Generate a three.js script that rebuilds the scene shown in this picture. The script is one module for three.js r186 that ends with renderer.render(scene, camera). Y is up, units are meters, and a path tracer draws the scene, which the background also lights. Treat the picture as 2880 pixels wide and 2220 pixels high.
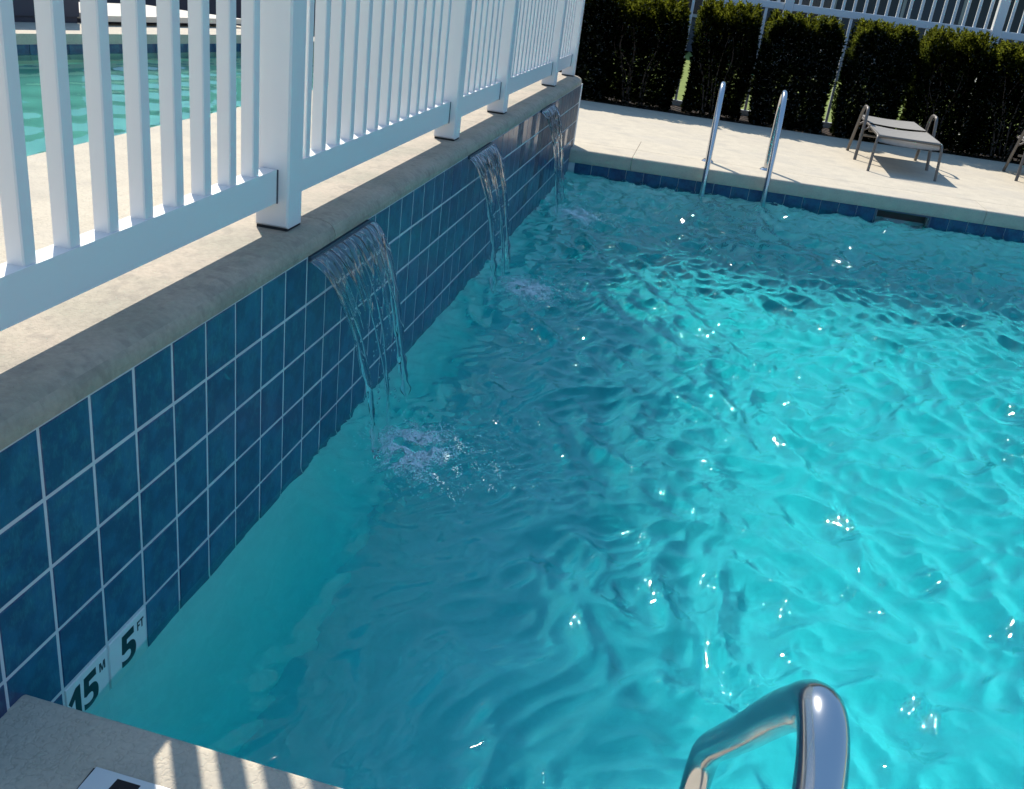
import * as THREE from 'three';
import { mergeGeometries } from 'three/addons/utils/BufferGeometryUtils.js';

// ------------------------------------------------------------------ camera, sky, sun, exposure
const scene = new THREE.Scene();
const camera = new THREE.PerspectiveCamera(45.218, 1024 / 789, 0.05, 400);
camera.position.set(1.0747, 1.5895, 1.3702);
camera.rotation.set(-0.4212, 0.1518, 0.1302, 'YXZ');

const renderer = new THREE.WebGLRenderer({ antialias: true });
renderer.toneMapping = THREE.LinearToneMapping;
renderer.toneMappingExposure = 1.3;
renderer.shadowMap.enabled = true;
renderer.shadowMap.type = THREE.PCFSoftShadowMap;

const SUN = new THREE.Vector3(-0.54, 1, -0.80).normalize();   // towards the sun
{ // clear sky: deep blue overhead, paler towards the horizon, a little brighter round the sun
  const W = 512, H = 256, data = new Float32Array(W * H * 4);
  for (let j = 0; j < H; j++) for (let i = 0; i < W; i++) {
    const el = ((j + 0.5) / H - 0.5) * Math.PI, az = ((i + 0.5) / W - 0.5) * 2 * Math.PI;
    const y = Math.sin(el), x = Math.cos(el) * Math.cos(az), z = Math.cos(el) * Math.sin(az);
    const t = Math.pow(1 - Math.max(0, y), 3.2);
    const c = Math.max(0, x * SUN.x + y * SUN.y + z * SUN.z);
    const g = 0.40 * Math.pow(c, 24) + 0.10 * Math.pow(c, 5);
    const k = (j * W + i) * 4;
    data[k] = 0.125 + 0.07 * t + g; data[k + 1] = 0.255 + 0.09 * t + g; data[k + 2] = 0.475 + 0.07 * t + g * 0.95; data[k + 3] = 1;
  }
  const sky = new THREE.DataTexture(data, W, H, THREE.RGBAFormat, THREE.FloatType);
  sky.mapping = THREE.EquirectangularReflectionMapping;
  sky.magFilter = THREE.LinearFilter; sky.needsUpdate = true;
  scene.background = sky; scene.environment = sky;
}
const sun = new THREE.DirectionalLight(new THREE.Color(1, 0.935, 0.83), 4.3);
sun.position.copy(SUN).multiplyScalar(30); sun.target.position.set(0, 0, -4);
sun.position.add(sun.target.position);
sun.castShadow = true; sun.shadow.mapSize.set(4096, 4096);
Object.assign(sun.shadow.camera, { left: -14, right: 14, top: 14, bottom: -14, near: 1, far: 70 });
scene.add(sun, sun.target);

// ------------------------------------------------------------------ helpers
let seed = 7;
const rnd = () => { seed = (seed + 0x6d2b79f5) | 0; let t = Math.imul(seed ^ (seed >>> 15), 1 | seed); t = (t + Math.imul(t ^ (t >>> 7), 61 | t)) ^ t; return ((t ^ (t >>> 14)) >>> 0) / 4294967296; };
const rr = (a, b) => a + (b - a) * rnd();
const clamp = (v, a = 0, b = 1) => Math.min(b, Math.max(a, v));
const sm = (a, b, v) => { const t = clamp((v - a) / (b - a)); return t * t * (3 - 2 * t); };
const lerp = (a, b, t) => a + (b - a) * t;
const hash = (x, y, s) => { let h = Math.imul(x, 374761393) + Math.imul(y, 668265263) + Math.imul(s, 1274126177); h = Math.imul(h ^ (h >>> 13), 1274126177); return ((h ^ (h >>> 16)) >>> 0) / 4294967296; };
function vnoise(x, y, p, s) {        // value noise, repeats every p cells
  const xi = Math.floor(x), yi = Math.floor(y), fx = x - xi, fy = y - yi;
  const u = fx * fx * (3 - 2 * fx), v = fy * fy * (3 - 2 * fy), m = (a) => ((a % p) + p) % p;
  const x0 = m(xi), x1 = m(xi + 1), y0 = m(yi), y1 = m(yi + 1);
  return lerp(lerp(hash(x0, y0, s), hash(x1, y0, s), u), lerp(hash(x0, y1, s), hash(x1, y1, s), u), v);
}
function fbm(u, v, f, oct, s) {      // u, v in 0..1, tileable
  let a = 0.5, sum = 0, tot = 0;
  for (let o = 0; o < oct; o++) { sum += a * vnoise(u * f, v * f, f, s + o * 17); tot += a; a *= 0.55; f *= 2; }
  return sum / tot;
}
function tex(size, fn, srgb = true) {
  const d = new Uint8Array(size * size * 4);
  for (let j = 0; j < size; j++) for (let i = 0; i < size; i++) {
    const c = fn((i + 0.5) / size, (j + 0.5) / size), k = (j * size + i) * 4;
    for (let q = 0; q < 3; q++) d[k + q] = clamp(srgb ? Math.pow(clamp(c[q]), 1 / 2.2) : c[q]) * 255;
    d[k + 3] = 255;
  }
  const t = new THREE.DataTexture(d, size, size); t.magFilter = THREE.LinearFilter; t.minFilter = THREE.LinearMipmapLinearFilter; t.generateMipmaps = true;
  t.wrapS = t.wrapT = THREE.RepeatWrapping; if (srgb) t.colorSpace = THREE.SRGBColorSpace; t.needsUpdate = true; return t;
}
function rep(t, metres) { const c = t.clone(); c.repeat.set(1 / metres, 1 / metres); c.needsUpdate = true; return c; }
const mix3 = (a, b, t) => [lerp(a[0], b[0], t), lerp(a[1], b[1], t), lerp(a[2], b[2], t)];
const lin = (r, g, b) => new THREE.Color().setRGB(r, g, b);
const std = (o) => new THREE.MeshStandardMaterial(o);
const phys = (o) => new THREE.MeshPhysicalMaterial(o);

const taken = {};
function numbered(name) { const n = taken[name] = (taken[name] ?? -1) + 1; return n ? `${name}_${String(n).padStart(3, '0')}` : name; }
function shade(o) { o.castShadow = o.receiveShadow = true; return o; }
function thing(name, label, category, at = [0, 0, 0], group) {
  const g = new THREE.Group(); g.name = numbered(name); g.position.set(...at); g.userData = { label, category };
  if (group) g.userData.group = group; scene.add(g); return g;
}
function single(name, geo, mat, label, category, group) {
  const m = shade(new THREE.Mesh(geo, mat)); m.name = numbered(name); m.userData = { label, category };
  if (group) m.userData.group = group; scene.add(m); return m;
}
function structure(name, geo, mat, label, category) {
  const m = shade(new THREE.Mesh(geo, mat)); m.name = numbered(name); m.userData = { kind: 'structure', label, category }; scene.add(m); return m;
}
// a part of a thing; geometry given in world metres, or round a world position `at`
function part(parent, name, geo, mat, at = [0, 0, 0]) {
  const m = shade(new THREE.Mesh(geo, mat)); m.name = name;
  const o = new THREE.Vector3(); let p = parent; while (p && p !== scene) { o.add(p.position); p = p.parent; }
  m.position.set(at[0] - o.x, at[1] - o.y, at[2] - o.z); parent.add(m); return m;
}
// uv in metres from the dominant axis of each face
function boxUV(g, ou = 0, ov = 0) {
  g = g.index ? g.toNonIndexed() : g; const p = g.attributes.position, uv = new Float32Array(p.count * 2);
  const a = new THREE.Vector3(), b = new THREE.Vector3(), c = new THREE.Vector3();
  for (let i = 0; i < p.count; i += 3) {
    a.fromBufferAttribute(p, i); b.fromBufferAttribute(p, i + 1); c.fromBufferAttribute(p, i + 2);
    const n = b.clone().sub(a).cross(c.clone().sub(a)), ax = Math.abs(n.x), ay = Math.abs(n.y), az = Math.abs(n.z);
    [a, b, c].forEach((v, k) => {
      const [s, t] = ay >= ax && ay >= az ? [v.x, v.z] : ax >= az ? [v.z, v.y] : [v.x, v.y];
      uv[(i + k) * 2] = s + ou; uv[(i + k) * 2 + 1] = t + ov;
    });
  }
  g.setAttribute('uv', new THREE.BufferAttribute(uv, 2)); return g;
}
// box given by its corners, edges chamfered by c
function cbox(x0, x1, y0, y1, z0, z1, c = 0.003) {
  const s = new THREE.Shape(); const w = (x1 - x0) / 2 - c, h = (y1 - y0) / 2 - c;
  s.moveTo(-w, -h); s.lineTo(w, -h); s.lineTo(w, h); s.lineTo(-w, h); s.closePath();
  const g = new THREE.ExtrudeGeometry(s, { depth: z1 - z0 - 2 * c, bevelEnabled: true, bevelThickness: c, bevelSize: c, bevelSegments: 1, steps: 1 });
  g.translate((x0 + x1) / 2, (y0 + y1) / 2, z0 + c); return boxUV(g);
}
function box(x0, x1, y0, y1, z0, z1) { const g = new THREE.BoxGeometry(x1 - x0, y1 - y0, z1 - z0); g.translate((x0 + x1) / 2, (y0 + y1) / 2, (z0 + z1) / 2); return boxUV(g); }
function slab(points, y0, y1, holes = []) {   // horizontal polygon [[x, z], ...] between two heights
  const s = new THREE.Shape(points.map(([x, z]) => new THREE.Vector2(x, -z)));
  for (const h of holes) s.holes.push(new THREE.Path(h.map(([x, z]) => new THREE.Vector2(x, -z))));
  const g = new THREE.ExtrudeGeometry(s, { depth: y1 - y0, bevelEnabled: false }); g.rotateX(-Math.PI / 2); g.translate(0, y0, 0); return boxUV(g);
}
// tube along points (Vector3[]) with radius r(t), smooth normals
function tube(pts, r, seg = 60, rad = 12, curved = 'centripetal', cap = true) {
  const cv = new THREE.CatmullRomCurve3(pts.map((p) => new THREE.Vector3(...p)), false, curved, 0.5);
  const fr = cv.computeFrenetFrames(seg, false), pos = [], nor = [], uv = [], idx = []; const R = typeof r === 'function' ? r : () => r; const L = cv.getLength();
  for (let i = 0; i <= seg; i++) {
    const t = i / seg, c = cv.getPointAt(t), q = R(t);
    for (let j = 0; j <= rad; j++) {
      const a = j / rad * 2 * Math.PI, n = fr.normals[i].clone().multiplyScalar(Math.cos(a)).addScaledVector(fr.binormals[i], Math.sin(a));
      pos.push(c.x + n.x * q, c.y + n.y * q, c.z + n.z * q); nor.push(n.x, n.y, n.z); uv.push(j / rad, t * L);
    }
  }
  for (let i = 0; i < seg; i++) for (let j = 0; j < rad; j++) { const a = i * (rad + 1) + j, b = a + rad + 1; idx.push(a, a + 1, b, b, a + 1, b + 1); }
  if (cap) for (const e of [0, seg]) {
    const c = cv.getPointAt(e / seg), k = pos.length / 3, d = fr.tangents[e].clone().multiplyScalar(e ? 1 : -1);
    pos.push(c.x, c.y, c.z); nor.push(d.x, d.y, d.z); uv.push(0, 0);
    for (let j = 0; j <= rad; j++) { const b = (e * (rad + 1) + j) * 3; pos.push(pos[b], pos[b + 1], pos[b + 2]); nor.push(d.x, d.y, d.z); uv.push(0, 0); }
    for (let j = 0; j < rad; j++) e ? idx.push(k, k + 1 + j, k + 2 + j) : idx.push(k, k + 2 + j, k + 1 + j);
  }
  const g = new THREE.BufferGeometry(); g.setAttribute('position', new THREE.Float32BufferAttribute(pos, 3)); g.setAttribute('normal', new THREE.Float32BufferAttribute(nor, 3)); g.setAttribute('uv', new THREE.Float32BufferAttribute(uv, 2)); g.setIndex(idx); return g;
}

// ------------------------------------------------------------------ materials
const deckMap = tex(1024, (u, v) => {       // sprayed, knocked-down concrete: worm-like raised patches
  const w = fbm(u, v, 72, 3, 3), big = fbm(u, v, 5, 4, 9), f = fbm(u, v, 200, 2, 21), s = fbm(u, v, 14, 3, 33);
  const vein = sm(0.0, 0.035, Math.abs(w - 0.5));
  let c = mix3([0.50, 0.43, 0.32], [0.67, 0.59, 0.46], 0.45 + 0.55 * vein);
  c = mix3(c, [0.56, 0.50, 0.41], 0.5 * sm(0.45, 0.7, big)); const k = 0.80 + 0.16 * f + 0.16 * (s - 0.5);
  return c.map((q) => q * k);
});
const deckBump = tex(1024, (u, v) => { const w = fbm(u, v, 72, 3, 3), f = fbm(u, v, 256, 2, 21); const h = 0.6 * sm(0.0, 0.09, Math.abs(w - 0.5)) + 0.25 * f; return [h, h, h]; }, false);
const M = {};
M.deck = std({ map: rep(deckMap, 1.1), bumpMap: rep(deckBump, 1.1), bumpScale: 0.0013, roughness: 0.92 });
const copingMap = tex(1024, (u, v) => {     // cast coping, weathered, with algae-grey mottling and pits
  const a = fbm(u, v, 6, 5, 40), b = fbm(u, v, 40, 4, 44), p = fbm(u, v, 128, 2, 47);
  let c = mix3([0.50, 0.415, 0.315], [0.40, 0.355, 0.265], sm(0.3, 0.7, a)); c = mix3(c, [0.30, 0.255, 0.20], 0.5 * sm(0.5, 0.75, b));
  const k = 0.9 + 0.22 * (p - 0.5); return c.map((q) => q * k);
});
M.coping = std({ map: rep(copingMap, 1.3), bumpMap: rep(deckBump, 0.7), bumpScale: 0.0012, roughness: 0.72 });
M.joint = std({ color: lin(0.10, 0.09, 0.08), roughness: 0.95 });
M.grout = std({ color: lin(0.62, 0.64, 0.64), roughness: 0.9 });
const tileMap = tex(1024, (u, v) => {       // glazed slate-blue tile: navy with teal clouding and fine vertical brushing
  const a = fbm(u, v, 10, 5, 60), b = fbm(u, v, 22, 4, 66), st = vnoise(u * 220, v * 60, 20, 70) * 0.5 + vnoise(u * 400, v * 100, 20, 71) * 0.5, sp = fbm(u, v, 128, 2, 75);
  let c = mix3([0.010, 0.033, 0.115], [0.014, 0.075, 0.175], sm(0.36, 0.64, a)); c = mix3(c, [0.03, 0.135, 0.19], 0.75 * sm(0.46, 0.70, b) * st);
  c = mix3(c, [0.10, 0.17, 0.22], 0.30 * sm(0.62, 0.85, sp) * st); const k = 0.85 + 0.3 * st; return c.map((q) => q * k);
});
const scaleMap = tex(1024, (u, v) => {      // the same tile under grey-brown mineral scale that ran down it
  const a = fbm(u, v, 10, 5, 60), run = fbm(u * 1, v * 0.12, 60, 3, 81), r2 = vnoise(u * 90, v * 9, 10, 83), p = fbm(u, v, 16, 4, 86);
  let c = mix3([0.010, 0.035, 0.085], [0.015, 0.075, 0.13], sm(0.35, 0.68, a));
  c = mix3(c, [0.20, 0.175, 0.155], 0.75 * sm(0.42, 0.72, 0.5 * run + 0.5 * p)); c = mix3(c, [0.45, 0.42, 0.40], 0.6 * sm(0.72, 0.95, r2) * sm(0.4, 0.6, p));
  return c;
});
const tileTones = [[1, 1, 1], [0.8, 0.86, 0.95], [1.15, 1.2, 1.1], [0.92, 1.08, 1.05]];
M.tile = tileTones.map((t) => phys({ map: tileMap, color: lin(...t), roughness: 0.34, clearcoat: 0.35, clearcoatRoughness: 0.15 }));
M.scaleTile = tileTones.map((t) => std({ map: scaleMap, color: lin(...t), roughness: 0.55 }));
M.white = phys({ color: lin(0.82, 0.80, 0.78), roughness: 0.42, specularIntensity: 0.7 });
M.nearBlack = std({ color: lin(0.02, 0.02, 0.02), roughness: 0.8 });
const plasterMap = tex(512, (u, v) => { const a = fbm(u, v, 4, 5, 90), b = fbm(u, v, 64, 3, 95); const k = 0.86 + 0.16 * a + 0.08 * (b - 0.5); return [0.78 * k, 0.87 * k, 0.875 * k]; });
M.metalFloor = std({ map: rep(plasterMap, 2.3), roughness: 0.525, metalness: 1.0 })   // fully metallic, made up to strengthen sunlight streaks on the floor
M.wallPlaster = std({ map: rep(plasterMap, 2.3), roughness: 0.8 });
M.steel = phys({ color: lin(0.62, 0.62, 0.63), metalness: 1, roughness: 0.16 });
M.water = phys({ color: 0xffffff, transmission: 1, thickness: 1, ior: 1.333, roughness: 0.022, attenuationColor: lin(0.42, 0.935, 0.945), attenuationDistance: 1 });
M.spaWater = phys({ color: 0xffffff, transmission: 1, thickness: 1, ior: 1.333, roughness: 0.0, attenuationColor: lin(0.46, 0.87, 0.80), attenuationDistance: 1 });
M.fall = phys({ color: 0xffffff, transmission: 1, thickness: 0.01, ior: 1.333, roughness: 0.0 });
M.foam = std({ color: lin(0.74, 0.93, 0.95), roughness: 0.5 });

// ------------------------------------------------------------------ site: deck, basin, ground
const P = 0.156, H0 = 0.7215, DECK = 0.185;
const nearZ = (x) => 0.112 + 0.04 * x, farZ = (x) => -7.20 - 0.04 * x, PX = 9.0;   // pool edges
const WALL_END = -7.43;

{ // basin: floor made metallic for its light play, four plastered walls, a recess for the skimmer
  const fl = box(-0.28, PX + 0.3, -1.6, -1.4, -8.1, 0.75);
  const wl = box(-0.28, -0.0045, -1.4, -0.06, -7.6, 0.75);
  const wr = box(PX, PX + 0.3, -1.4, DECK - 0.1, -8.0, 0.75);
  const wn = slab([[-0.0045, nearZ(0) + 0.02], [PX, nearZ(PX) + 0.02], [PX, 0.75], [-0.0045, 0.75]], -1.4, DECK - 0.09);
  const run = (a, b, y0, y1) => slab([[a, farZ(a) - 0.012], [b, farZ(b) - 0.012], [b, -8.0], [a, -8.0]], y0, y1);
  structure('pool_floor', fl, M.metalFloor, 'pale swimming pool floor made metallic for stronger light under the water', 'pool');
  structure('pool_basin', mergeGeometries([wl, wr, wn, run(-0.0045, 2.72, -1.4, 0.06), run(3.16, PX, -1.4, 0.06), run(2.72, 3.16, -1.4, -0.088)]), M.wallPlaster, 'pale plastered walls of the swimming pool under the water', 'pool');
}
// a coping edge: profile swept along x, nose towards the pool
function copingRun(x0, x1, zOf, dir, back, top, drop) {
  const s = new THREE.Shape(), r = 0.014;
  s.moveTo(back, top); s.lineTo(r, top); s.quadraticCurveTo(-0.008, top, -0.012, top - 0.018); s.quadraticCurveTo(-0.016, top - drop * 0.8, -0.004, top - drop); s.lineTo(back, top - drop); s.closePath();
  const g = new THREE.ExtrudeGeometry(s, { depth: x1 - x0, bevelEnabled: false, curveSegments: 8, steps: 1 });
  const p = g.attributes.position;
  for (let i = 0; i < p.count; i++) { const u = p.getX(i), y = p.getY(i), x = x0 + p.getZ(i); p.setXYZ(i, x, y, zOf(x) + dir * u); }
  if (dir > 0) { for (let i = 0; i < p.count; i += 3) { const a = [p.getX(i), p.getY(i), p.getZ(i)]; p.setXYZ(i, p.getX(i + 1), p.getY(i + 1), p.getZ(i + 1)); p.setXYZ(i + 1, ...a); } }
  g.deleteAttribute('normal'); const q = boxUV(g); q.computeVertexNormals(); return q;
}
{ // far side: coping band, joint, then the deck back to the planting bed
  const cop = [[-0.28, 0.553], [0.557, 3.60], [3.604, 6.7], [6.704, PX + 1]].map(([a, b]) => copingRun(a, b, farZ, -1, 0.43, DECK, 0.12));
  structure('pool_coping', mergeGeometries(cop), M.deck, 'cream concrete coping along the far pool edge', 'coping');
  const jz = (x) => farZ(x) - 0.436;
  const d1 = slab([[-14, jz(-14)], [0.553, jz(0.553)], [0.553, -8.22], [0.557, -8.22], [0.557, jz(0.557)], [14, jz(14)], [14, -10.95], [4.6, -10.95], [-14, -10.62]], -0.2, DECK);
  const d2 = slab([[-14, -7.45], [-0.285, -7.45], [-0.285, jz(-0.285) + 0.002], [-14, jz(-14) + 0.002]], -0.2, DECK - 0.004);
  const d3 = slab([[PX + 0.3, farZ(PX)], [14, farZ(14)], [14, 5], [PX + 0.3, 5]], -0.2, DECK - 0.004);
  structure('pool_deck', mergeGeometries([d1, d2, d3]), M.deck, 'sunlit cream textured concrete deck beyond the pool', 'deck');
  structure('deck_joint', mergeGeometries([box(-0.27, PX + 1, -0.1, DECK - 0.012, -8.25, -7.4)]), M.joint, 'dark joint filler between coping and deck', 'joint');
  const near = copingRun(-0.28, PX + 0.3, nearZ, 1, 0.5, DECK, 0.11);
  const nd = slab([[-0.3, 0.5], [PX + 0.3, nearZ(PX + 0.3) + 0.49], [PX + 0.3, 5], [-0.3, 5]], -0.2, DECK);
  structure('near_pool_deck', mergeGeometries([near, nd]), M.deck, 'textured concrete deck in shade with bars of sunlight', 'deck');
}
{ // bed, lawn
  const mulch = tex(512, (u, v) => { const a = fbm(u, v, 30, 4, 120), b = fbm(u, v, 90, 2, 124); return mix3([0.02, 0.014, 0.010], [0.13, 0.085, 0.06], sm(0.4, 0.75, a * 0.6 + b * 0.4)); });
  const mb = tex(512, (u, v) => { const b = fbm(u, v, 60, 3, 124); return [b, b, b]; }, false);
  structure('planting_bed', slab([[-14, -10.63], [4.6, -10.96], [14, -10.96], [14, -12.75], [-14, -12.75]], -0.2, 0.15), std({ map: rep(mulch, 0.9), bumpMap: rep(mb, 0.9), bumpScale: 0.02, roughness: 1 }), 'dark mulch planting bed under the hedge', 'planting bed');
  const grass = tex(512, (u, v) => { const a = fbm(u, v, 12, 5, 130), b = fbm(u, v, 120, 2, 134); return mix3([0.10, 0.16, 0.022], [0.26, 0.30, 0.055], a * 0.5 + b * 0.5); });
  structure('lawn', slab([[-90, 60], [90, 60], [90, -90], [-90, -90]], -0.1, 0.08, [[[-13.9, 4.9], [13.9, 4.9], [13.9, -12.7], [-13.9, -12.7]]]), std({ map: rep(grass, 1.5), roughness: 1 }), 'bright yellow green lawn behind the white fence', 'lawn');
}

// ------------------------------------------------------------------ water
const falls = [[-1.235, -1.80], [-3.22, -3.74], [-5.26, -5.74]];          // lips of the three waterfalls along the wall
const splash = [[0.20, -1.66, 1], [0.21, -3.74, 1], [0.22, -5.72, 0.9]];  // where they land
const comps = [];
{
  const add = (n, l0, l1, slope, spread, dir) => { for (let i = 0; i < n; i++) { const L = l0 * Math.pow(l1 / l0, (i + rnd()) / n), k = 2 * Math.PI / L, a = dir + spread * (rnd() * 2 - 1); comps.push([k * Math.cos(a), k * Math.sin(a), slope / k / Math.sqrt(n / 2), rnd() * 6.283]); } };
  add(16, 0.42, 0.85, 0.05, 3.14, 0); add(22, 0.20, 0.40, 0.04, 3.14, 0); add(20, 0.08, 0.19, 0.04, 3.14, 0);
}
const cells = [[0.26, 0.60, 0.19], [0.12, 0.24, 0.165], [0.06, 0.12, 0.05]].map(([l0, l1, slope]) => {     // crests that meet in a net
  const c = []; for (let i = 0; i < 7; i++) { const L = l0 * Math.pow(l1 / l0, (i + rnd()) / 7), k = 2 * Math.PI / L, a = rnd() * 6.283; c.push([k * Math.cos(a), k * Math.sin(a), rnd() * 6.283]); }
  return { c, a: slope * Math.sqrt(l0 * l1) / (2 * Math.PI) / 0.7 };
});
function waterHeight(x, z) {
  const wx = x + 0.05 * Math.sin(3.1 * z + 1.3 * x) + 0.03 * Math.sin(7.3 * z - 4.1 * x + 1), wz = z + 0.05 * Math.sin(3.7 * x - 0.9 * z + 2) + 0.03 * Math.sin(6.1 * x + 5.2 * z);
  const calm = sm(0.35, 1.45, x + 0.28 * clamp(-z - 0.9, 0, 3));           // quieter in the corner by the wall
  let far = 0.16 + 0.94 * calm, h = 0;
  for (let i = 0; i < comps.length; i++) { const c = comps[i]; h += c[2] * Math.sin(c[0] * wx + c[1] * wz + c[3]); }
  for (const { c, a } of cells) { let n = 0; for (const q of c) n += Math.sin(q[0] * wx + q[1] * wz + q[2]); n *= 0.5345; h -= a * Math.sqrt(n * n + 0.006); }
  h *= far;
  for (const [sx, sz, s] of splash) {                                      // rings and chop round each fall
    const dx = x - sx, dz = z - sz, d = Math.hypot(dx, dz); if (d > 2.2) continue;
    const a = s * Math.exp(-d * 1.9) * sm(0, 0.12, d);
    h += a * (0.0055 * Math.sin(d * 34 + 2.2 * Math.sin(3 * Math.atan2(dz, dx)) + 3 * Math.sin(x * 5 + z * 4)) + 0.0032 * Math.sin(d * 71 + 4 * Math.sin(x * 9 - z * 7)));
    { const ex = x - sx - 0.30, ez = z - sz - 0.12, q = Math.exp(-(ex * ex * 7 + ez * ez * 9)); h += s * q * (0.0075 * Math.sin(x * 62 + 3.1 * Math.sin(z * 19 + x * 7)) * Math.sin(z * 51 + 2.3 * Math.sin(x * 27)) + 0.0026 * Math.sin(x * 97 - z * 84 + 3 * Math.sin(x * 33))); }
    h += s * Math.exp(-d * d * 9) * 0.006 * Math.sin(x * 57 + 3 * Math.sin(z * 23)) * Math.sin(z * 49 + 2 * Math.sin(x * 31));
  }
  return h;
}
function waterBody(xs, zs, ht, inside, y0) {        // closed volume with a wavy top; xs[i], zs[j] grid; inside maps (x, z) to the site
  const nx = xs.length, nz = zs.length, pos = [], nor = [], uv = [], idx = [], e = 0.004;
  for (let j = 0; j < nz; j++) for (let i = 0; i < nx; i++) {
    const [x, z] = inside(xs[i], zs[j]), h = ht(x, z); pos.push(x, h, z); uv.push(x, z);
    const n = new THREE.Vector3(-(ht(x + e, z) - ht(x - e, z)) / (2 * e), 1, -(ht(x, z + e) - ht(x, z - e)) / (2 * e)).normalize(); nor.push(n.x, n.y, n.z);
  }
  for (let j = 0; j < nz - 1; j++) for (let i = 0; i < nx - 1; i++) { const a = j * nx + i, b = a + 1, c = a + nx, d = c + 1; idx.push(a, c, b, b, c, d); }
  const rim = []; for (let i = 0; i < nx; i++) rim.push(i); for (let j = 1; j < nz; j++) rim.push(j * nx + nx - 1); for (let i = nx - 2; i >= 0; i--) rim.push((nz - 1) * nx + i); for (let j = nz - 2; j > 0; j--) rim.push(j * nx);
  const base = pos.length / 3;
  for (const k of rim) for (const y of [pos[k * 3 + 1], y0]) { pos.push(pos[k * 3], y, pos[k * 3 + 2]); nor.push(0, 0, 0); uv.push(0, 0); }
  for (let q = 0; q < rim.length; q++) { const a = base + q * 2, b = base + ((q + 1) % rim.length) * 2; idx.push(a, b, a + 1, b, b + 1, a + 1); }
  const cs = [0, nx - 1, nx * nz - 1, nx * (nz - 1)].map((k) => { pos.push(pos[k * 3], y0, pos[k * 3 + 2]); nor.push(0, -1, 0); uv.push(0, 0); return pos.length / 3 - 1; });
  idx.push(cs[0], cs[1], cs[2], cs[0], cs[2], cs[3]);
  // side normals
  for (let q = 0; q < rim.length; q++) { const k = rim[q], i = k % nx, n = i === 0 ? [-1, 0, 0] : i === nx - 1 ? [1, 0, 0] : k < nx ? [0, 0, -1] : [0, 0, 1]; for (const o of [0, 1]) for (let c = 0; c < 3; c++) nor[(base + q * 2 + o) * 3 + c] = n[c]; }
  const g = new THREE.BufferGeometry(); g.setAttribute('position', new THREE.Float32BufferAttribute(pos, 3)); g.setAttribute('normal', new THREE.Float32BufferAttribute(nor, 3)); g.setAttribute('uv', new THREE.Float32BufferAttribute(uv, 2)); g.setIndex(idx); return g;
}
{
  const xs = [], zs = []; let x = -0.09; while (x < PX + 0.1) { xs.push(x); x += x < 4.2 ? 0.0155 : 0.06; } xs.push(PX + 0.12);
  const n = 470; for (let j = 0; j <= n; j++) zs.push(j / n);
  structure('pool_water', waterBody(xs, zs, waterHeight, (a, t) => [a, lerp(farZ(a) - 0.1, nearZ(a) + 0.1, t)], -1.5), M.water, 'rippled turquoise water of the swimming pool', 'water');
}

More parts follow.
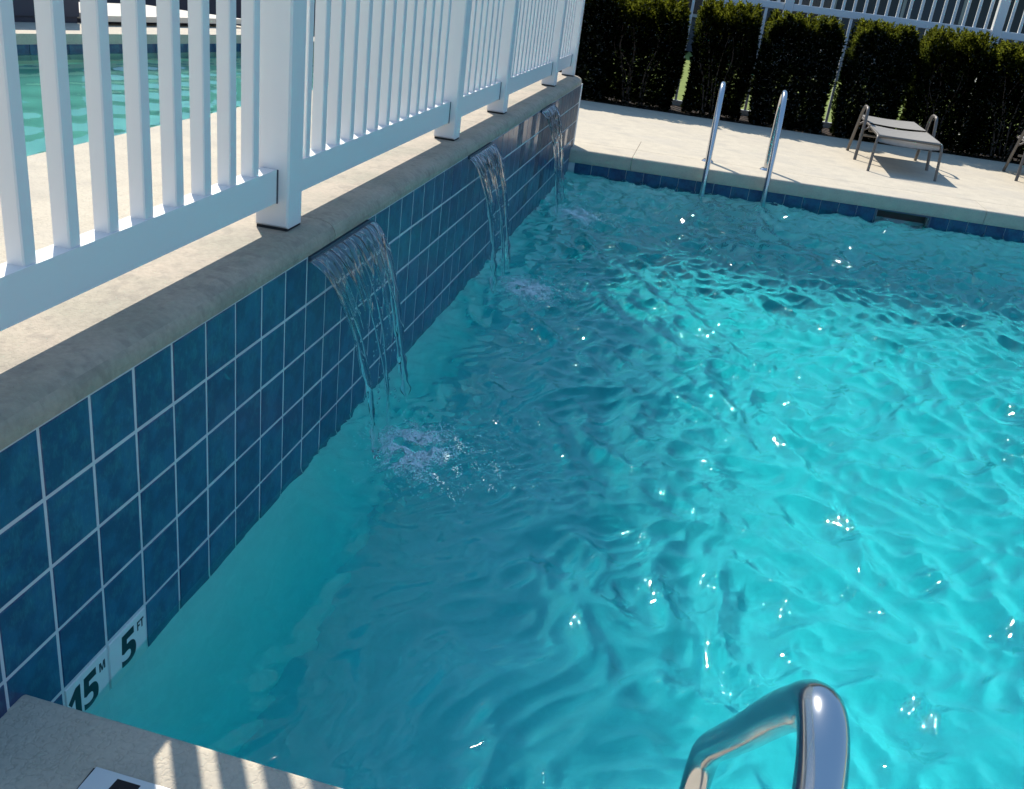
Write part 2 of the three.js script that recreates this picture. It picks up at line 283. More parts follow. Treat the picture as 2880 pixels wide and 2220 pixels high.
// ------------------------------------------------------------------ raised tiled wall with coping
const wall = thing('raised_wall', 'raised pool wall of dark blue square tiles with cream coping', 'wall', [0, 0, -3.6]);
part(wall, 'wall_core', box(-0.285, -0.0016, -0.06, 0.7205, WALL_END, 3), M.grout);
{
  const tw = P - 0.0085, s = new THREE.Shape(), q = tw / 2 - 0.0015; s.moveTo(-q, -q); s.lineTo(q, -q); s.lineTo(q, q); s.lineTo(-q, q); s.closePath();
  const variants = [];
  for (let i = 0; i < 16; i++) {
    const g = new THREE.ExtrudeGeometry(s, { depth: 0.006, bevelEnabled: true, bevelThickness: 0.0015, bevelSize: 0.0015, bevelSegments: 1 });
    const u = g.attributes.uv, p = g.attributes.position, ox = (i % 4) * 0.25 + 0.125, oy = Math.floor(i / 4) * 0.25 + 0.125;
    for (let k = 0; k < u.count; k++) u.setXY(k, ox + p.getX(k) / 0.64, oy + p.getY(k) / 0.64);
    g.rotateY(Math.PI / 2); g.translate(-0.0075, 0, 0); variants.push(g);
  }
  const marker = (draw) => { const c = document.createElement('canvas'); c.width = c.height = 512; const x = c.getContext('2d'); x.fillStyle = '#e2e4e0'; x.fillRect(0, 0, 512, 512); x.fillStyle = '#0a0a10'; draw(x); const t = new THREE.CanvasTexture(c); t.colorSpace = THREE.SRGBColorSpace; return phys({ map: t, roughness: 0.3 }); };
  const digit = (x, ch, px, py, h, wide) => { x.save(); x.translate(px, py); x.scale(wide, 1); x.font = `bold ${h / 0.715}px sans-serif`; x.textAlign = 'center'; x.fillText(ch, 0, 0); x.lineWidth = h * 0.05; x.strokeStyle = x.fillStyle; x.strokeText(ch, 0, 0); x.restore(); };
  const m15 = marker((x) => { digit(x, '1', 110, 380, 310, 0.85); digit(x, '5', 285, 380, 310, 0.85); digit(x, 'M', 440, 158, 80, 0.9); });
  const m5 = marker((x) => { digit(x, '5', 255, 370, 310, 0.95); digit(x, 'FT', 430, 150, 85, 0.8); });
  const mg = new THREE.ExtrudeGeometry(s, { depth: 0.0065, bevelEnabled: true, bevelThickness: 0.0015, bevelSize: 0.0015, bevelSegments: 1 });
  { const u = mg.attributes.uv, p = mg.attributes.position; for (let k = 0; k < u.count; k++) u.setXY(k, 0.5 + p.getX(k) / tw, 0.5 + p.getY(k) / tw); mg.rotateY(Math.PI / 2); mg.translate(-0.0075, 0, 0); }
  for (let k = -3; k < 47; k++) for (let r = 0; r < 5; r++) {
    const z = -(k + 0.5) * P, y = H0 - (r + 0.5) * P;
    if (r === 4 && (k === 0 || k === 1)) { const t = part(wall, 'depth_marker_tile', mg, k ? m5 : m15, [0.0012, y, z]); t.userData.label = k ? 'white depth marker tile reading 5 FT' : 'white depth marker tile reading 15 M'; continue; }
    const scaled = k > 27 && r < 4 && rnd() < sm(27, 40, k) * (r < 2 ? 1 : 0.55);
    const t = part(wall, 'tile', variants[Math.floor(rnd() * 16)], (scaled ? M.scaleTile : M.tile)[Math.floor(rnd() * 4)], [rr(-0.0008, 0.0008), y, z]);
    t.rotation.set(rr(-1, 1) * 0.004, rr(-1, 1) * 0.004, rr(-1, 1) * 0.004);
  }
  // coping: sections with thin joints, rounded nose
  const prof = (sh) => { sh.moveTo(-0.30, 0.785); sh.lineTo(-0.05, 0.785); sh.quadraticCurveTo(0.002, 0.783, 0.007, 0.742); sh.lineTo(0.006, 0.7265); sh.lineTo(-0.02, 0.7225); sh.lineTo(-0.30, 0.7225); sh.closePath(); return sh; };
  const cuts = [2.9, 1.0, -1.452, -3.9, -6.35, -7.26];
  for (let i = 0; i + 1 < cuts.length; i++) {
    const g = new THREE.ExtrudeGeometry(prof(new THREE.Shape()), { depth: cuts[i] - cuts[i + 1] - 0.004, bevelEnabled: false, curveSegments: 10, steps: 1 });
    g.translate(0, 0, cuts[i + 1] + 0.002); part(wall, 'coping', boxUV(g, i * 0.37, i * 0.21), M.coping);
  }
  const pts = [[0, 0.785], [0.19, 0.785]]; for (let i = 1; i <= 6; i++) { const t = i / 6; pts.push([(1 - t) * (1 - t) * 0.19 + 2 * t * (1 - t) * 0.248 + t * t * 0.247, (1 - t) * (1 - t) * 0.785 + 2 * t * (1 - t) * 0.783 + t * t * 0.742]); } pts.push([0.246, 0.7265], [0.22, 0.7225], [0, 0.7225]);
  const g = new THREE.LatheGeometry(pts.map((p) => new THREE.Vector2(...p)), 18, Math.PI / 2, Math.PI / 2); g.translate(-0.24, 0, -7.262);
  part(wall, 'coping', boxUV(g), M.coping);
  part(wall, 'joint_filler', box(-0.28, -0.03, 0.7228, 0.775, -7.25, 2.9), M.joint);
  for (const [a, b] of falls) part(wall, 'spout', cbox(-0.004, 0.010, 0.7035, 0.7215, b + 0.02, a - 0.02, 0.002), std({ color: lin(0.05, 0.09, 0.12), roughness: 0.5 }));
}

// ------------------------------------------------------------------ far pool edge: waterline tiles and skimmer
{
  const band = thing('waterline_band', 'row of dark blue waterline tiles under the far pool coping', 'tiles', [0.1, 0.065, farZ(0)]);
  const g0 = []; for (let i = 0; i < 4; i++) { const g = cbox(-P / 2 + 0.002, P / 2 - 0.002, -P / 2 + 0.003, P / 2 - 0.001, -0.006, 0.004, 0.0015); const u = g.attributes.uv; for (let k = 0; k < u.count; k++) u.setXY(k, u.getX(k) / 0.64 + i * 0.25, u.getY(k) / 0.64 + i * 0.13); g0.push(g); }
  for (const [a, b] of [[0, 2.72], [3.16, PX]]) part(band, 'grout_bed', slab([[a, farZ(a) - 0.0045], [b, farZ(b) - 0.0045], [b, farZ(b) - 0.011], [a, farZ(a) - 0.011]], -0.09, 0.064), M.grout);
  for (let k = 0; k < 57; k++) {
    const x = 0.055 + (k + 0.5) * P; if (x > 2.70 && x < 3.16) continue;
    const t = part(band, 'tile', g0[k % 4], M.tile[Math.floor(rnd() * 4)], [x, 0.065 - P / 2, farZ(x) - 0.003]); t.rotation.y = 0.04;
  }
  const sk = thing('skimmer', 'dark skimmer opening in the far pool wall at the waterline', 'skimmer', [2.93, 0, farZ(2.93)]);
  const zs = farZ(2.93), fr = std({ color: lin(0.10, 0.13, 0.18), roughness: 0.5 }), pl = std({ color: lin(0.30, 0.31, 0.32), roughness: 0.6 });
  part(sk, 'throat', mergeGeometries([box(2.722, 3.158, -0.086, 0.056, zs - 0.36, zs - 0.34), box(2.722, 2.730, -0.086, 0.056, zs - 0.34, zs - 0.014), box(3.150, 3.158, -0.086, 0.056, zs - 0.34, zs - 0.014), box(2.73, 3.15, 0.050, 0.058, zs - 0.34, zs - 0.014)]), pl);
  part(sk, 'frame', mergeGeometries([box(2.708, 3.174, 0.055, 0.063, farZ(2.93) - 0.012, farZ(2.93) + 0.012), box(2.708, 2.72, -0.088, 0.055, farZ(2.93) - 0.012, farZ(2.93) + 0.012), box(3.16, 3.174, -0.088, 0.055, farZ(2.93) - 0.012, farZ(2.93) + 0.012)]), fr);
  part(sk, 'flap', cbox(2.735, 3.145, -0.08, -0.012, zs - 0.05, zs - 0.044, 0.001), pl);
}

// ------------------------------------------------------------------ upper level: deck strip and small pool behind the fence
const upFar = (z) => -3.51 - (z + 4.64) * 0.311;
{
  structure('upper_deck', mergeGeometries([
    slab([[-0.3, 3], [-0.3, -7.43], [-1.2, -7.43], [-1.2, 3]], 0.2, 0.7845),
    slab([[upFar(3), 3], [upFar(-7.0), -7.0], [-1.2, -7.0], [-1.2, -7.43], [-14, -7.43], [-14, 3]], 0.2, 0.7845)]), M.deck, 'textured cream deck of the raised terrace behind the fence', 'deck');
  structure('upper_basin', mergeGeometries([box(-7, -1.15, -0.6, 0.1, -7.4, 3), box(-1.26, -1.205, -0.5, 0.74, -7.4, 3),
    slab([[upFar(3) - 0.01, 3], [upFar(-7) - 0.01, -7.0], [upFar(-7) - 0.3, -7.0], [upFar(3) - 0.3, 3]], -0.5, 0.7)]), std({ map: rep(plasterMap, 2.3), color: lin(0.75, 0.9, 0.82), roughness: 0.8 }), 'pale basin of the small raised pool', 'pool');
  const xs = [], zs = []; for (let i = 0; i <= 60; i++) xs.push(i / 60); for (let j = 0; j <= 160; j++) zs.push(lerp(-7.05, 2.8, j / 160));
  structure('upper_pool_water', waterBody(xs, zs, (x, z) => 0.66 + 0.0016 * Math.sin(19 * x + 7 * z) + 0.0013 * Math.sin(-11 * x + 23 * z + 2 * Math.sin(3 * x)) + 0.001 * Math.sin(37 * x - 17 * z), (a, z) => [lerp(upFar(z) - 0.08, -1.23, a), z], -0.56), M.spaWater, 'green tinted water of the small raised pool', 'water');
  const band = thing('waterline_band', 'row of dark blue tiles round the small raised pool', 'tiles', [upFar(-4), 0.7, -4]);
  const ang = -Math.atan(0.311), len = P * Math.cos(ang);
  for (let k = 0; k < 48; k++) { const z = -6.95 + (k + 0.5) * len; if (z > 0.2) break; const t = part(band, 'tile', cboxTile(), M.tile[k % 4], [upFar(z) + 0.002, 0.715 - P / 2, z]); t.rotation.y = ang; }
  function cboxTile() { cboxTile.g ??= (() => { const g = cbox(-0.01, 0.006, -P / 2 + 0.002, P / 2, -P / 2 + 0.002, P / 2 - 0.002, 0.0015); const u = g.attributes.uv; for (let k = 0; k < u.count; k++) u.setXY(k, u.getX(k) / 0.64, u.getY(k) / 0.64); return g; })(); return cboxTile.g; }
}

{ // low slate planter wall, stone bench and dark screen beyond the small pool
  const off = (z, d) => upFar(z) - d * 1.047, slate = std({ color: lin(0.055, 0.055, 0.075), roughness: 0.7 }), cream = std({ color: lin(0.66, 0.60, 0.50), roughness: 0.8 });
  const p = thing('planter_wall', 'low dark slate planter wall beyond the small raised pool', 'wall', [off(-3, 0.7), 0.785, -3]);
  part(p, 'base', slab([[off(-5.75, 0.62), -5.75], [off(1, 0.62), 1], [off(1, 1.1), 1], [off(-5.75, 1.1), -5.75]], 0.78, 0.83), slate);
  part(p, 'wall_face', slab([[off(-5.75, 0.60), -5.75], [off(1, 0.60), 1], [off(1, 1.1), 1], [off(-5.75, 1.1), -5.75]], 0.832, 1.33), slate);
  const b = thing('stone_bench', 'pale stone bench on the terrace beside the planter wall', 'bench', [off(-6.3, 0.8), 0.785, -6.3]);
  part(b, 'plinth', slab([[off(-5.8, 0.62), -5.8], [off(-7.3, 0.62), -7.3], [off(-7.3, 1.4), -7.3], [off(-5.8, 1.4), -5.8]], 0.78, 0.815), slate);
  part(b, 'slab', slab([[off(-5.79, 0.46), -5.79], [off(-7.31, 0.46), -7.31], [off(-7.31, 1.45), -7.31], [off(-5.79, 1.45), -5.79]], 0.817, 0.86), cream);
  const c = thing('screen_wall', 'dark screen wall behind the raised terrace', 'wall', [-8.5, 0.785, -4]);
  part(c, 'panel', box(-8.6, -8.5, 0.78, 2.3, -7.3, 2.9), slate);
  single('back_screen', box(-14, -3.35, 0.05, 2.2, -12.3, -12.2), slate, 'dark screen wall closing off the lower deck', 'wall');
}
// ------------------------------------------------------------------ fence on the raised wall
{
  const f = thing('pool_fence', 'white vinyl picket fence standing on the raised wall coping', 'fence', [-0.13, 0.785, -3.3]);
  const W = 0.105, xf = -0.07, posts = [0.77, -1.255, -3.205, -4.345, -6.21, -7.22];
  const pg = cbox(xf - W, xf, 0.793, 2.12, -W, 0, 0.006), cap = new THREE.ConeGeometry(0.085, 0.06, 4); cap.rotateY(Math.PI / 4); cap.translate(xf - W / 2, 2.152, -W / 2);
  const shadowLine = box(xf - W + 0.004, xf - 0.003, 0.7852, 0.793, -W + 0.004, -0.003);  // near-black plate painted in as the shadow line under each post
  for (const z of posts) { const p = part(f, 'post', pg, M.white, [0, 0, z]); part(p, 'cap', cap, M.white, [0, 0, z]); part(p, 'base_shadow_line', shadowLine, M.nearBlack, [0, 0, z]); }
  const bg = cbox(-0.149, -0.111, 0.962, 1.952, -0.019, 0.019, 0.003);
  const panels = [[posts[0] - W, posts[1]], [posts[1] - W, posts[2]], [posts[2] - W, posts[3]], [posts[3] - W, posts[4]], [posts[4] - W, posts[5]], [2.7, posts[0]]];
  const fixed = [{ z0: -0.165 + 0.1373 * 5, d: 0.1373, n: 13 }, { n: 13 }, { n: 7 }, { n: 13 }, { n: 6 }, { n: 13 }];
  panels.forEach(([a, b], i) => {
    for (const [y0, y1] of [[0.869, 0.968], [1.95, 2.045]]) part(f, 'rail', cbox(-0.155, -0.105, y0, y1, b + 0.0015, a - 0.0015, 0.004), M.white);
    for (const z of [a, b]) part(f, 'rail_end_outline', box(-0.158, -0.102, 0.866, 0.967, z === a ? a - 0.0012 : b, z === a ? a : b + 0.0012), std({ color: lin(0.10, 0.12, 0.14), roughness: 0.6 }));  // thin dark plate outlining each rail end against its post
    const { n, d = (a - b) / (n + 1), z0 = a - d } = fixed[i];
    for (let k = 0; k < n; k++) part(f, 'picket', bg, M.white, [rr(-0.0006, 0.0006), 0, z0 - d * k + rr(-0.0012, 0.0012)]);
  });
}

// ------------------------------------------------------------------ waterfalls
const G9 = 9.81;
falls.forEach(([za, zb], fi) => {
  const w = thing('waterfall', ['sheet of clear water falling from the wall beside the first fence post', 'sheet of clear water falling from the wall between two fence posts', 'sheet of clear water falling from the wall at its stained far end'][fi], 'waterfall', [0.02, 0, (za + zb) / 2]);
  const zc = (za + zb) / 2 - 0.13, hw = (za - zb) / 2, v0 = 0.44;
  const at = (s, t, dv = 0) => {               // s -1..1 across the lip, t seconds after the lip
    const zl = (za + zb) / 2 + s * hw, k = sm(0, 0.34, t) * 0.42; return [0.012 + (v0 + dv) * t, 0.712 - 0.5 * G9 * t * t * 0.97 - 0.06 * t, lerp(zl, zc + s * hw, k * 1.0) - 0.10 * k - s * hw * k * 0.55];
  };
  const T = 0.392;
  const stream = (s0, s1, r0, r1, t0, t1, dv, sd) => {
    const pts = []; for (let i = 0; i <= 14; i++) { const u = i / 14, t = lerp(t0, t1, u); const s = lerp(s0, s1, sm(0, 1, u)); const p = at(s, t, dv); p[0] += 0.004 * Math.sin(u * 9 + sd) * u; p[2] += 0.006 * Math.sin(u * 11 + sd * 2) * u; pts.push(p); }
    const ph = [rnd() * 6, rnd() * 6, rnd() * 6];
    return tube(pts, (u) => Math.max(0.0008, lerp(r0, r1, u) * (1 + 0.35 * u * Math.sin(u * 38 + ph[0]) + 0.25 * u * Math.sin(u * 71 + ph[1]) + 0.2 * Math.sin(u * 17 + ph[2]))) * sm(-0.02, 0.03, u) * sm(1.03, t1 < T ? 0.9 : 0.99, u), 110, 9);
  };
  const defs = [[0.98, 0.80, 0.007, 0.013, 0, T, 0], [0.84, 0.79, 0.004, 0.007, 0, T, 0.03], [-0.98, -0.84, 0.008, 0.012, 0, T, 0.02], [-0.80, -0.83, 0.004, 0.006, 0, T * 0.9, 0],
    [0.30, -0.02, 0.003, 0.005, 0, T * 0.96, 0.02], [-0.12, -0.28, 0.004, 0.006, 0, T, -0.01], [0.55, 0.60, 0.004, 0.003, 0, T * 0.6, 0.0], [-0.45, -0.66, 0.003, 0.004, 0, T * 0.62, 0.03]]
    .map((d) => [d[0] + rr(-0.02, 0.02), d[1] + rr(-0.07, 0.07), d[2] * rr(0.8, 1.2), d[3] * rr(0.75, 1.25), d[4], Math.min(T, d[5] * rr(0.92, 1.05)), d[6] + rr(-0.03, 0.03)]);
  defs.forEach((d, i) => part(w, 'stream', stream(...d, i * 1.7 + fi), M.fall));
  // the unbroken film just under the lip, ribbed, with a ragged lower edge
  { const nu = 90, nv = 30, pos = [], idx = [], off = 0.0016;
    const tEnd = (s) => 0.15 + 0.05 * Math.sin(s * 9 + fi) + 0.045 * Math.sin(s * 21 + 2 * fi) + 0.07 * Math.abs(s);
    for (const side of [1, -1]) for (let j = 0; j <= nv; j++) for (let i = 0; i <= nu; i++) {
      const s = lerp(-0.99, 0.99, i / nu), t = tEnd(s) * j / nv, p = at(s, t), rib = (0.0018 * Math.sin(s * 31 + 2.6 * Math.sin(s * 7 + fi) + 1.5 * Math.sin(t * 30 + s * 6)) + 0.0012 * Math.sin(s * 67 + 3 * Math.sin(s * 11 + t * 25))) * sm(0, 0.05, t);
      const th = off * (1 - 0.75 * j / nv) * (1 + 0.5 * Math.sin(s * 33 + t * 20));
      pos.push(p[0] + rib + side * th * 0.7, p[1] + side * th * 0.5, p[2]);
    }
    const N = (nu + 1) * (nv + 1);
    for (let j = 0; j < nv; j++) for (let i = 0; i < nu; i++) { const a = j * (nu + 1) + i, b = a + 1, c = a + nu + 1, d = c + 1; idx.push(a, b, c, b, d, c, N + a, N + c, N + b, N + b, N + c, N + d); }
    const edge = (a, b) => idx.push(a, N + a, b, b, N + a, N + b);
    for (let i = 0; i < nu; i++) { edge(i + 1, i); edge(nv * (nu + 1) + i, nv * (nu + 1) + i + 1); }
    for (let j = 0; j < nv; j++) { edge(j * (nu + 1), (j + 1) * (nu + 1)); edge((j + 1) * (nu + 1) + nu, j * (nu + 1) + nu); }
    const g = new THREE.BufferGeometry(); g.setAttribute('position', new THREE.Float32BufferAttribute(pos, 3)); g.setAttribute('uv', new THREE.Float32BufferAttribute(new Float32Array(pos.length / 3 * 2), 2)); g.setIndex(idx); g.computeVertexNormals();
    part(w, 'film', g, M.fall); }
  // separate drops in the broken middle
  { const gs = []; for (let i = 0; i < 90; i++) { const t = rr(0.17, T), p = at(rr(-0.8, 0.8), t, rr(-0.06, 0.09)); const g = new THREE.IcosahedronGeometry(rr(0.0015, 0.0045), 1); g.scale(1, rr(1, 2.2), 1); g.translate(p[0], p[1], p[2]); gs.push(g); }
    const d = part(w, 'drops', mergeGeometries(gs), M.fall); d.userData.kind = 'stuff'; }
  // froth: small bubbles floating and just under the surface where it lands
  const [sx, sz] = splash[fi], n = 12000, bub = new THREE.InstancedMesh(new THREE.IcosahedronGeometry(1, 1), M.foam, n), m4 = new THREE.Matrix4();
  const gauss = () => (rnd() + rnd() + rnd() + rnd() - 2) * 0.87;
  for (let i = 0; i < n; i++) {
    const streak = rnd() < 0.3, gx = gauss(), gz = gauss(), s = rr(0.0010, 0.0032) * (streak ? 0.8 : 1);
    const x = Math.max(0.02, sx + (streak ? 0.20 + gx * 0.26 : 0.10 + gx * 0.145 + 0.3 * gz * gz * 0.1)), z = sz + (streak ? 0.10 + gz * 0.30 : 0.10 + gz * 0.175 + 0.25 * (x - sx));
    const keep = vnoise(x * 22 + 40, z * 22 + 200, 4096, 5 + fi); if (keep < (streak ? 0.66 : 0.30)) { m4.makeScale(1e-5, 1e-5, 1e-5); m4.setPosition(x, -0.3, z); bub.setMatrixAt(i, m4); continue; }
    m4.makeScale(s, s * 0.7, s); m4.setPosition(x, waterHeight(x, z) + (rnd() < 0.5 ? 0.0003 : -rr(0.004, 0.03)), z); bub.setMatrixAt(i, m4);
  }
  bub.name = numbered('bubble_cloud'); bub.userData = { kind: 'stuff', label: ['pale froth of bubbles on the water below the waterfall by the first post', 'pale froth of bubbles on the water below the middle waterfall', 'pale froth of bubbles on the water below the stained wall end'][fi], category: 'bubbles' }; shade(bub); scene.add(bub);
});

// ------------------------------------------------------------------ handrail in front, ladder at the far side
{
  const X = 1.278, r = thing('grab_rail', 'bent stainless steel grab rail at the near pool edge', 'rail', [X, DECK, 0.74]);
  part(r, 'tube', tube([[1.3000, 0.087, 0.775], [1.3000, 0.437, 0.770], [1.3000, 0.707, 0.752], [1.3000, 0.847, 0.715], [1.3000, 0.927, 0.666], [1.2991, 0.962, 0.630], [1.2978, 0.970, 0.600], [1.2964, 0.954, 0.568], [1.2947, 0.917, 0.530], [1.2920, 0.853, 0.469], [1.2866, 0.709, 0.346], [1.2819, 0.587, 0.238], [1.2794, 0.522, 0.181], [1.2780, 0.477, 0.150], [1.2780, 0.427, 0.133], [1.2780, 0.347, 0.129], [1.2780, 0.087, 0.127], [1.2780, -0.513, 0.125]], 0.0241, 220, 32, 'centripetal'), M.steel);
  part(r, 'escutcheon', new THREE.CylinderGeometry(0.04, 0.055, 0.02, 32), M.steel, [1.300, DECK + 0.012, 0.775]);

  const l = thing('pool_ladder', 'stainless steel pool ladder with two curved rails at far edge', 'ladder', [1.48, DECK, -7.65]);
  for (const x of [1.212, 1.742]) {
    const z = farZ(x);
    part(l, 'rail', tube([[x, 0.1, z - 0.40], [x, 0.45, z - 0.398], [x, 0.70, z - 0.385], [x, 0.82, z - 0.34], [x, 0.875, z - 0.26], [x, 0.87, z - 0.18], [x, 0.82, z - 0.10], [x, 0.70, z - 0.02], [x, 0.50, z + 0.04], [x, 0.27, z + 0.085], [x, 0.05, z + 0.11], [x, -0.5, z + 0.115], [x, -1.1, z + 0.115]], 0.0241, 120, 18), M.steel);
    part(l, 'escutcheon', new THREE.CylinderGeometry(0.038, 0.055, 0.018, 24), M.steel, [x, DECK + 0.01, z - 0.40]);
  }
  for (const y of [-0.25, -0.52, -0.8, -1.05]) part(l, 'step', cbox(1.232, 1.722, y - 0.015, y + 0.015, farZ(1.48) + 0.075, farZ(1.48) + 0.155, 0.006), M.steel);
}

// ------------------------------------------------------------------ depth marker in the near deck, submerged pole
{
  const c = document.createElement('canvas'); c.width = c.height = 512; const x = c.getContext('2d'); x.fillStyle = '#dfe0dc'; x.fillRect(0, 0, 512, 512); x.fillStyle = '#090910'; x.font = 'bold 520px sans-serif'; x.textAlign = 'center'; x.save(); x.translate(252, 410); x.scale(0.8, 1); x.fillText('5', 0, 0); x.restore();
  const t = new THREE.CanvasTexture(c); t.colorSpace = THREE.SRGBColorSpace;
  const d = thing('depth_marker', 'white tile with black numeral set in the near deck', 'marker', [0.307, DECK, 0.31]);
  const top = new THREE.PlaneGeometry(0.15, 0.15); top.rotateX(-Math.PI / 2); 
  part(d, 'tile', cbox(0.230, 0.384, DECK - 0.01, DECK + 0.002, 0.232, 0.386, 0.002), M.nearBlack);
  const f = part(d, 'printed_face', top, phys({ map: t, roughness: 0.4 }), [0.307, DECK + 0.004, 0.309]); f.rotation.y = -0.03;
}

// ------------------------------------------------------------------ hedge
{
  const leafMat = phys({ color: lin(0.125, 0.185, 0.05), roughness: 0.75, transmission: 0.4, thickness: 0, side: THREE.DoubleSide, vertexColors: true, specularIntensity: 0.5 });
  const bark = std({ color: lin(0.09, 0.065, 0.05), roughness: 1 });
  function crown(w, d, h, n) {               // clipped block of small upright leaves, denser at the shell
    const pos = [], nor = [], col = [], idx = [];
    for (let i = 0; i < n; i++) {
      let x = rr(-1, 1), y = rr(0, 1), z = rr(-1, 1); const pick = rnd();
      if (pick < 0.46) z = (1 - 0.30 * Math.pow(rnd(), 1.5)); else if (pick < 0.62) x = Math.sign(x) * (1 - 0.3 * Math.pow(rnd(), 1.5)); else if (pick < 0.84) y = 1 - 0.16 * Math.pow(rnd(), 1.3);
      const bul = 1 + 0.045 * Math.sin(y * 7 + x * 2) + 0.035 * Math.sin(x * 5 + z * 4 + y * 11); const taper = lerp(0.95, 1, sm(0, 0.3, y)) * lerp(1, 0.9, sm(0.9, 1, y));
      const c = new THREE.Vector3(x * w / 2 * taper * bul, 0.03 + y * (h - 0.03) * (0.95 + 0.05 * Math.sin(x * 6 + z * 5) + 0.03 * Math.sin(x * 19)), z * d / 2 * taper * bul);
      const dir = new THREE.Vector3(rr(-1, 1) + x * 0.5, rr(0.1, 1.3), rr(-1, 1) + z * 0.5).normalize(), sd = new THREE.Vector3(rr(-1, 1), rr(-1, 1), rr(-1, 1)).cross(dir).normalize(), L = rr(0.03, 0.06), W = rr(0.008, 0.014);
      const n0 = dir.clone().cross(sd), k = pos.length / 3, a = c.clone(), b = c.clone().addScaledVector(dir, L * 0.5).addScaledVector(sd, W), e = c.clone().addScaledVector(dir, L * 0.5).addScaledVector(sd, -W), t = c.clone().addScaledVector(dir, L).addScaledVector(n0, 0.006);
      for (const q of [a, b, e, t]) { pos.push(q.x, q.y, q.z); nor.push(n0.x, n0.y, n0.z); }
      const v = rr(0.7, 1.25), sunTint = (pick >= 0.62 && pick < 0.84 ? rr(0.6, 1.8) : rr(0, 0.25)) + 1.7 * sm(0.66, 1, y) * rnd(); for (let q = 0; q < 4; q++) col.push(v * (1 + 1.1 * sunTint), v * (1 + 0.75 * sunTint), v * (1 + 0.1 * sunTint));  // sunlight painted in: leaves near the top coloured brighter and yellower
      idx.push(k, k + 1, k + 2, k + 2, k + 1, k + 3);
    }
    const g = new THREE.BufferGeometry(); g.setAttribute('position', new THREE.Float32BufferAttribute(pos, 3)); g.setAttribute('normal', new THREE.Float32BufferAttribute(nor, 3)); g.setAttribute('color', new THREE.Float32BufferAttribute(col, 3)); g.setAttribute('uv', new THREE.Float32BufferAttribute(new Float32Array(pos.length / 3 * 2), 2)); g.setIndex(idx); return g;
  }
  function trunks(w, d, h) { const gs = []; for (let i = 0; i < 7; i++) { const x = rr(-0.12, 0.12), z = rr(-0.08, 0.08); gs.push(tube([[x, 0, z], [x * 1.5 + rr(-0.05, 0.05), h * 0.35, z * 1.5], [x * (w / 0.3) + rr(-0.1, 0.1), h * 0.55, z * (d / 0.35)], [x * (w / 0.32), h * 0.75, z * (d / 0.33)]], (t) => lerp(0.014, 0.003, t), 14, 5)); } return mergeGeometries(gs); }
  const kinds = [[crown(0.82, 0.66, 1.33, 30000), trunks(0.82, 0.6, 1.3)], [crown(0.74, 0.62, 1.31, 27000), trunks(0.74, 0.58, 1.3)]];
  const row = [[-1.72, 0.95, 0], [-0.72, 0.95, 1], [0.16, 1.02, 0], [1.20, 0.72, 1], [2.11, 0.87, 0], [3.07, 0.70, 1], [3.92, 0.72, 0], [4.80, 0.86, 1], [5.75, 0.85, 0], [6.7, 0.9, 1]];
  const labels = ['clipped shrub hidden behind the far end of the fence', 'clipped dark green shrub behind the last fence post', 'wide clipped dark shrub beside the end of the tiled wall', 'narrow clipped shrub behind the nearer ladder rail', 'clipped shrub behind the ladder rail beside the lounger', 'clipped shrub directly behind the armless end of the lounger', 'clipped shrub beside the lounger with top leaves coloured as if sunlit', 'clipped shrub between the two loungers', 'clipped shrub behind the second lounger', 'clipped shrub at the end of the hedge row'];
  row.forEach(([x0, w, k], i) => {
    const x = 1.0747 + (x0 - 1.0747) * 0.977;
    const t = thing('hedge_shrub', labels[i], 'shrub', [x, 0.14, -11.33], 'clipped shrubs in the hedge row'); const sc = 1.0 * w / (k ? 0.74 : 0.82), hs = rr(0.97, 1.03);
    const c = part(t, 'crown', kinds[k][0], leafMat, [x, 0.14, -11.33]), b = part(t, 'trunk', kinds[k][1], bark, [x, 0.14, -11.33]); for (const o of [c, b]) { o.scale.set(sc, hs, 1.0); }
    if (i % 4 > 1) c.rotation.y = b.rotation.y = Math.PI;
  });
}
// ------------------------------------------------------------------ fence behind the hedge, house beyond the lawn
{
  const z = -12.15, f = thing('garden_fence', 'tall white picket fence with a middle rail behind the hedge', 'fence', [2, 0.1, z]);
  const pg = cbox(-0.055, 0.055, 0.06, 2.2, -0.055, 0.055, 0.006), bg = cbox(-0.017, 0.017, 0.2, 2.1, -0.017, 0.017, 0.003);
  const posts = [-3.16, -0.63, 1.90, 4.43, 6.96];
  for (const x of posts) part(f, 'post', pg, M.white, [x, 0, z]);
  for (let i = 0; i + 1 < posts.length; i++) {
    for (const [y0, y1] of [[0.15, 0.22], [1.50, 1.585], [2.06, 2.14]]) part(f, 'rail', cbox(posts[i] + 0.056, posts[i + 1] - 0.056, y0, y1, z - 0.024, z + 0.024, 0.004), M.white);
    for (let k = 1; k < 19; k++) part(f, 'picket', bg, M.white, [posts[i] + (posts[i + 1] - posts[i]) * k / 19, 0, z]);
  }
  const h = thing('house', 'dark shaded house wall with windows behind the garden fence', 'house', [3, 0.08, -26]);
  const sid = std({ color: lin(0.055, 0.06, 0.075), roughness: 0.8 }), gl = phys({ color: lin(0.02, 0.025, 0.035), roughness: 0.08 }), tr = std({ color: lin(0.35, 0.35, 0.36), roughness: 0.6 });
  part(h, 'wall', box(-12, 18, 0.05, 3.1, -30, -26), sid);
  part(h, 'roof', slab([[-12.8, -25.2], [18.8, -25.2], [18.8, -30.8], [-12.8, -30.8]], 3.1, 3.3), std({ color: lin(0.12, 0.11, 0.10), roughness: 0.9 }));
  for (let x = -10; x < 17; x += 3.1) { const w = part(h, 'window', box(x, x + 1.5, 0.95, 2.5, -26.0, -25.94), tr); part(w, 'pane', box(x + 0.08, x + 1.42, 1.03, 2.42, -25.96, -25.93), gl); }
}
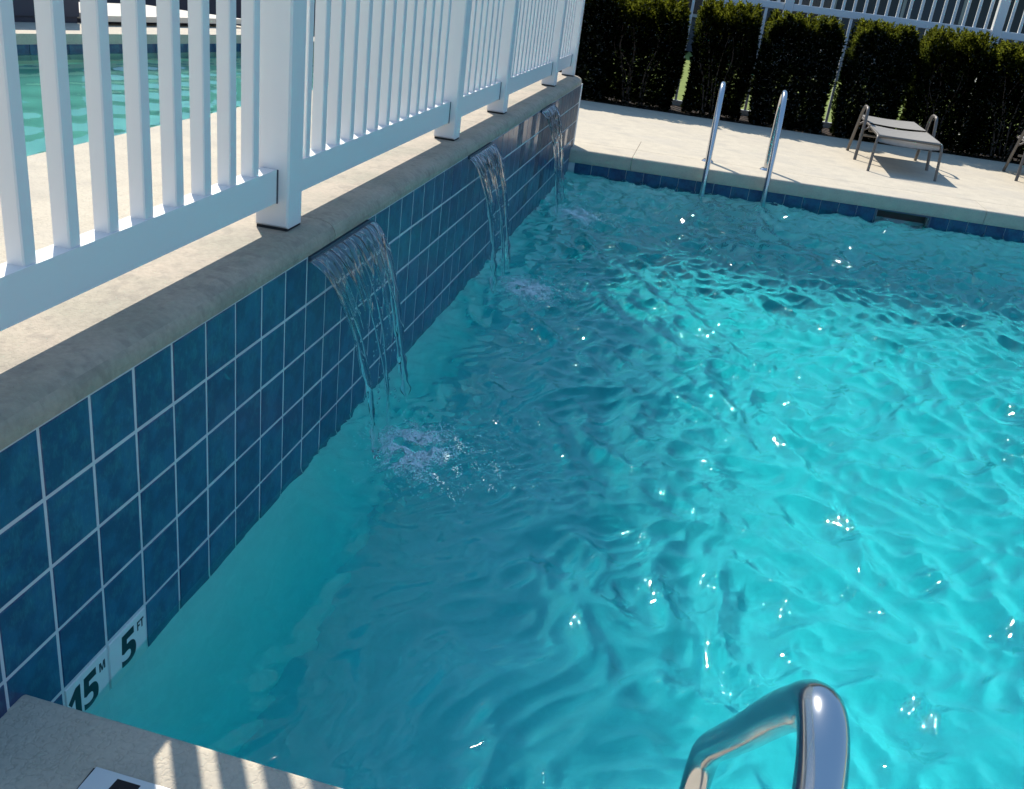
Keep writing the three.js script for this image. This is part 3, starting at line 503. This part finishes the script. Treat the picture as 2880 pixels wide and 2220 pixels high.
// ------------------------------------------------------------------ loungers
{
  const fm = std({ color: lin(0.16, 0.145, 0.13), roughness: 0.45, metalness: 0.3 });
  const weave = tex(256, (u, v) => { const a = 0.5 + 0.5 * Math.sin(u * 2 * Math.PI * 32), b = 0.5 + 0.5 * Math.sin(v * 2 * Math.PI * 32), n = fbm(u, v, 8, 3, 150); const k = 0.75 + 0.25 * a * b + 0.2 * (n - 0.5); return [0.34 * k, 0.32 * k, 0.29 * k]; });
  const sl = std({ map: rep(weave, 0.16), roughness: 0.85 });
  function sling(x0, x1, z0, z1, y0, y1, sag, roll) {           // sagging fabric between two rails, rolled over the front edge
    const nu = 16, nv = 20, pos = [], uv = [], idx = [];
    for (const s of [0, 1]) for (let j = 0; j <= nv; j++) for (let i = 0; i <= nu; i++) {
      const u = i / nu, v = j / nv; let y = lerp(y0, y1, v) - sag * Math.sin(Math.PI * u) * (0.35 + 0.65 * Math.sin(Math.PI * clamp(v * 0.9 + 0.05))), z = lerp(z0, z1, v);
      if (roll) { const q = clamp(1 - v / 0.12); y -= 0.065 * q * q; z -= 0.0 * q; }
      pos.push(lerp(x0, x1, u), y - s * 0.006, z); uv.push(lerp(x0, x1, u), z);
    }
    const N = (nu + 1) * (nv + 1); for (let j = 0; j < nv; j++) for (let i = 0; i < nu; i++) { const a = j * (nu + 1) + i, b = a + 1, c = a + nu + 1, d = c + 1; idx.push(a, b, c, b, d, c, N + a, N + c, N + b, N + b, N + c, N + d); }
    const g = new THREE.BufferGeometry(); g.setAttribute('position', new THREE.Float32BufferAttribute(pos, 3)); g.setAttribute('uv', new THREE.Float32BufferAttribute(uv, 2)); g.setIndex(idx); g.computeVertexNormals(); return g;
  }
  // built round its own base: x across, z towards the foot end
  const t = thing('sun_lounger', 'taupe sling sun lounger with flat back on the sunny deck', 'lounger', [3.09, DECK, -9.29], 'sun loungers in front of the hedge');
  const add = (n, g) => { const m = shade(new THREE.Mesh(g, n.startsWith('sling') ? sl : fm)); m.name = n; t.add(m); return m; };
  for (const s of [-1, 1]) {
    add('leg', tube([[s * 0.318, 0.0, 0.715], [s * 0.312, 0.15, 0.70], [s * 0.305, 0.29, 0.682], [s * 0.30, 0.325, 0.66], [s * 0.295, 0.335, 0.61]], 0.0135, 30, 8));
    add('side_rail', tube([[s * 0.292, 0.335, 0.64], [s * 0.290, 0.345, 0.2], [s * 0.288, 0.35, -0.1], [s * 0.284, 0.355, -0.8]], 0.0135, 30, 8));
    const a = add('arm', tube([[s * 0.365, 0.0, 0.05], [s * 0.352, 0.25, 0.0], [s * 0.345, 0.44, -0.035], [s * 0.343, 0.505, -0.075], [s * 0.343, 0.515, -0.16], [s * 0.343, 0.512, -0.26], [s * 0.345, 0.47, -0.34], [s * 0.352, 0.3, -0.44], [s * 0.365, 0.0, -0.60]], 0.0165, 60, 8)); a.scale.x = 1;
    add('brace', tube([[s * 0.35, 0.30, -0.01], [s * 0.29, 0.335, 0.0]], 0.011, 6, 6)); add('brace', tube([[s * 0.352, 0.3, -0.435], [s * 0.286, 0.345, -0.43]], 0.011, 6, 6));
  }
  add('cross_bar', tube([[-0.29, 0.335, 0.655], [0.29, 0.335, 0.655]], 0.0135, 8, 8)); add('cross_bar', tube([[-0.285, 0.30, -0.05], [0.285, 0.30, -0.05]], 0.013, 8, 8)); add('cross_bar', tube([[-0.284, 0.355, -0.8], [0.284, 0.355, -0.8]], 0.0135, 8, 8));
  add('cross_bar', tube([[-0.30, 0.20, -0.47], [0.30, 0.20, -0.47]], 0.012, 8, 8));
  add('sling_seat', sling(-0.288, 0.288, 0.675, -0.07, 0.352, 0.36, 0.035, true)); add('sling_back', sling(-0.284, 0.284, -0.095, -0.81, 0.372, 0.378, 0.022, false));
  const u = t.clone(); u.name = numbered('sun_lounger'); u.position.set(4.77, DECK, -9.5); u.rotation.y = -0.06; u.userData = { ...t.userData, label: 'taupe sling sun lounger beyond the first one' }; scene.add(u);
  t.userData.label = 'taupe sling sun lounger with a flat back beside the pool ladder';
}
renderer.render(scene, camera);
